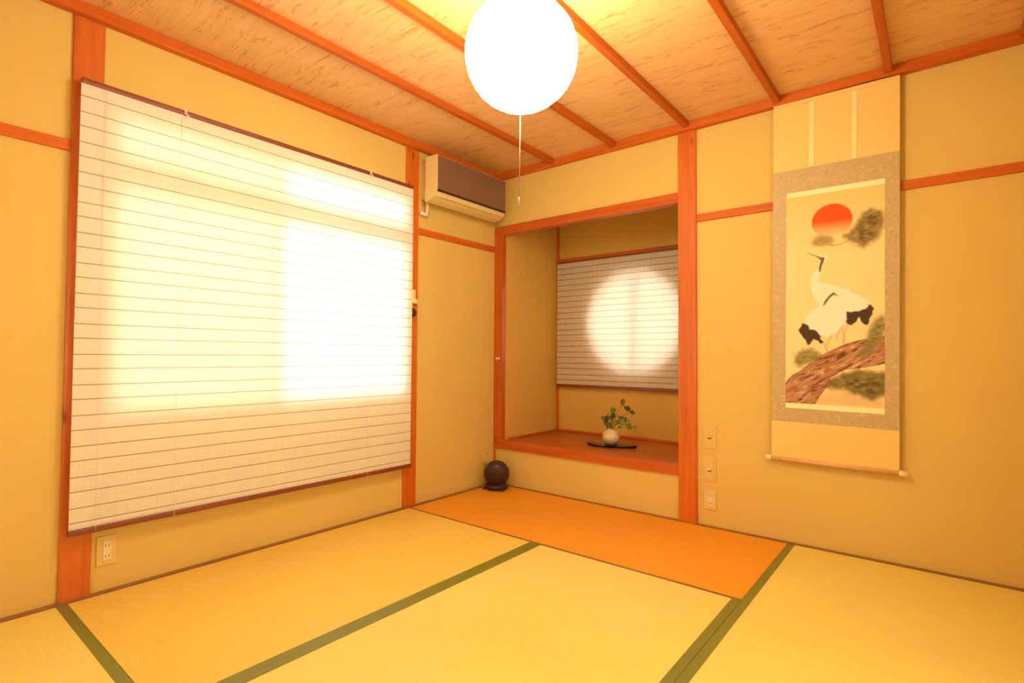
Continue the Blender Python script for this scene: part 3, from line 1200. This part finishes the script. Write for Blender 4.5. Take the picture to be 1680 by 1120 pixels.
# pine tufts over the trunk
PL = [(-.175, 1.413), (-.169, 1.365), (-.134, 1.338), (-.086, 1.334), (-.051, 1.363), (-.063, 1.397), (-.109, 1.418), (-.151, 1.432)]
PR = [(.104, 1.367), (.141, 1.323), (.151, 1.266), (.182, 1.185), (.218, 1.165), (.240, 1.23), (.208, 1.291), (.178, 1.354), (.13, 1.38)]
for pg in (PL, PR):
    lay(P((150, 122, 52)), cov(sdf(pg) + .010 * (n_mid - .5), .013), .88)
    lay(P((98, 78, 28)), cov(sdf(pg) + .014, .02) * needles, .7)
# legs
for lg in ([(-.037, 1.298), (-.023, 1.347)], [(.002, 1.265), (-.02, 1.304), (-.022, 1.343)], [(.055, 1.198), (.022, 1.269), (.026, 1.291)],
           [(.049, 1.22), (.051, 1.314)], [(.071, 1.208), (.055, 1.259), (.058, 1.304)]):
    lay(P((196, 150, 92)), cov(stroke(lg, .0022), .0018), .9)
# white bodies
BODY = [(-.094, 1.005), (-.036, .989), (.054, 1.027), (.13, 1.073), (.169, 1.11), (.151, 1.137), (.076, 1.147), (.06, 1.198), (.011, 1.259), (-.023, 1.268), (-.069, 1.261), (-.093, 1.235), (-.131, 1.211), (-.125, 1.184), (-.093, 1.138), (-.052, 1.107), (-.079, 1.066)]
NECK = [(-.046, .839), (-.026, .841), (-.021, .859), (-.034, .88), (-.046, .902), (-.051, .931), (-.06, .97), (-.046, 1.006), (.081, 1.031), (.081, 1.047), (-.091, 1.037), (-.099, 1.002), (-.094, .962), (-.079, .922), (-.06, .913), (-.051, .879)]
plum = P((255, 236, 152)) * (1 - .06 * n_mid)[..., None]
lay(plum, cov(sdf(BODY) - .002, .005))
lay(plum, cov(sdf(NECK), .003), .95)
lay(P((236, 200, 128)), cov(stroke([(-.055, 1.115), (-.01, 1.10), (.05, 1.12), (.075, 1.15)], .001), .006), .30)
lay(P((240, 206, 134)), cov(stroke([(-.12, 1.205), (-.06, 1.20), (.0, 1.235)], .001), .006), .30)
# black: heads, necks, tails, beak
blk = P((62, 32, 20))
for pg, c_, sf in (([(-.149, 1.237), (-.134, 1.204), (-.11, 1.21), (-.101, 1.231), (-.075, 1.23), (-.058, 1.265), (-.039, 1.301), (-.049, 1.304), (-.084, 1.278), (-.098, 1.308), (-.11, 1.316), (-.137, 1.264)], blk, .0025),
                   ([(.06, 1.189), (.071, 1.147), (.098, 1.145), (.125, 1.143), (.151, 1.134), (.156, 1.106), (.174, 1.11), (.177, 1.154), (.164, 1.197), (.151, 1.219), (.133, 1.2), (.12, 1.177), (.098, 1.202), (.085, 1.22), (.066, 1.201)], blk, .0025),
                   ([(-.041, 1.11), (-.03, 1.081), (-.013, 1.059), (.007, 1.041), (.027, 1.061), (.01, 1.054), (-.007, 1.066), (-.021, 1.088), (-.035, 1.107)], P((112, 82, 36)), .002),
                   ([(-.074, .845), (-.051, .853), (-.034, .857), (-.039, .88), (-.048, .902), (-.053, .93), (-.059, .93), (-.058, .901), (-.049, .87)], P((100, 68, 28)), .002),
                   ([(-.117, .823), (-.051, .853), (-.046, .862), (-.107, .830)], P((150, 118, 58)), .002)):
    lay(c_, cov(sdf(pg) - .0006 + (.012 * (n_mid - .5) if c_ is blk else 0), sf), .96)
lay(P((214, 120, 70)), cov(np.hypot(S_ + .040, T_ - .843) - .004, .002), .6)
lay(P((110, 74, 40)), cov(stroke([(-.124, 1.215), (-.112, 1.26)], .001), .0015), .6)
# pale strips at head and foot of the painting
lay(P((255, 222, 132)), (T_ < .514).astype(float))
lay(P((255, 222, 132)), (T_ > 1.629).astype(float))

verts = np.stack([S_.ravel(), np.full(S_.size, -.0022), -T_.ravel()], 1)
ii = np.arange(NY * NX).reshape(NY, NX)
faces = np.stack([ii[:-1, :-1].ravel(), ii[1:, :-1].ravel(), ii[1:, 1:].ravel(), ii[:-1, 1:].ravel()], 1)
me = bpy.data.meshes.new('painting')
me.from_pydata(verts.tolist(), [], faces.tolist())
at = me.color_attributes.new('pigment', 'FLOAT_COLOR', 'POINT')
buf = np.ones((NY * NX, 4), np.float32)
buf[:, :3] = IMG.reshape(-1, 3)
at.data.foreach_set('color', buf.ravel())
me.materials.append(m_paint)
po = bpy.data.objects.new('painting', me)
COL.objects.link(po)
po.parent = root
sm = po.modifiers.new('paper_thickness', 'SOLIDIFY')
sm.thickness = .0008
sm.offset = 1
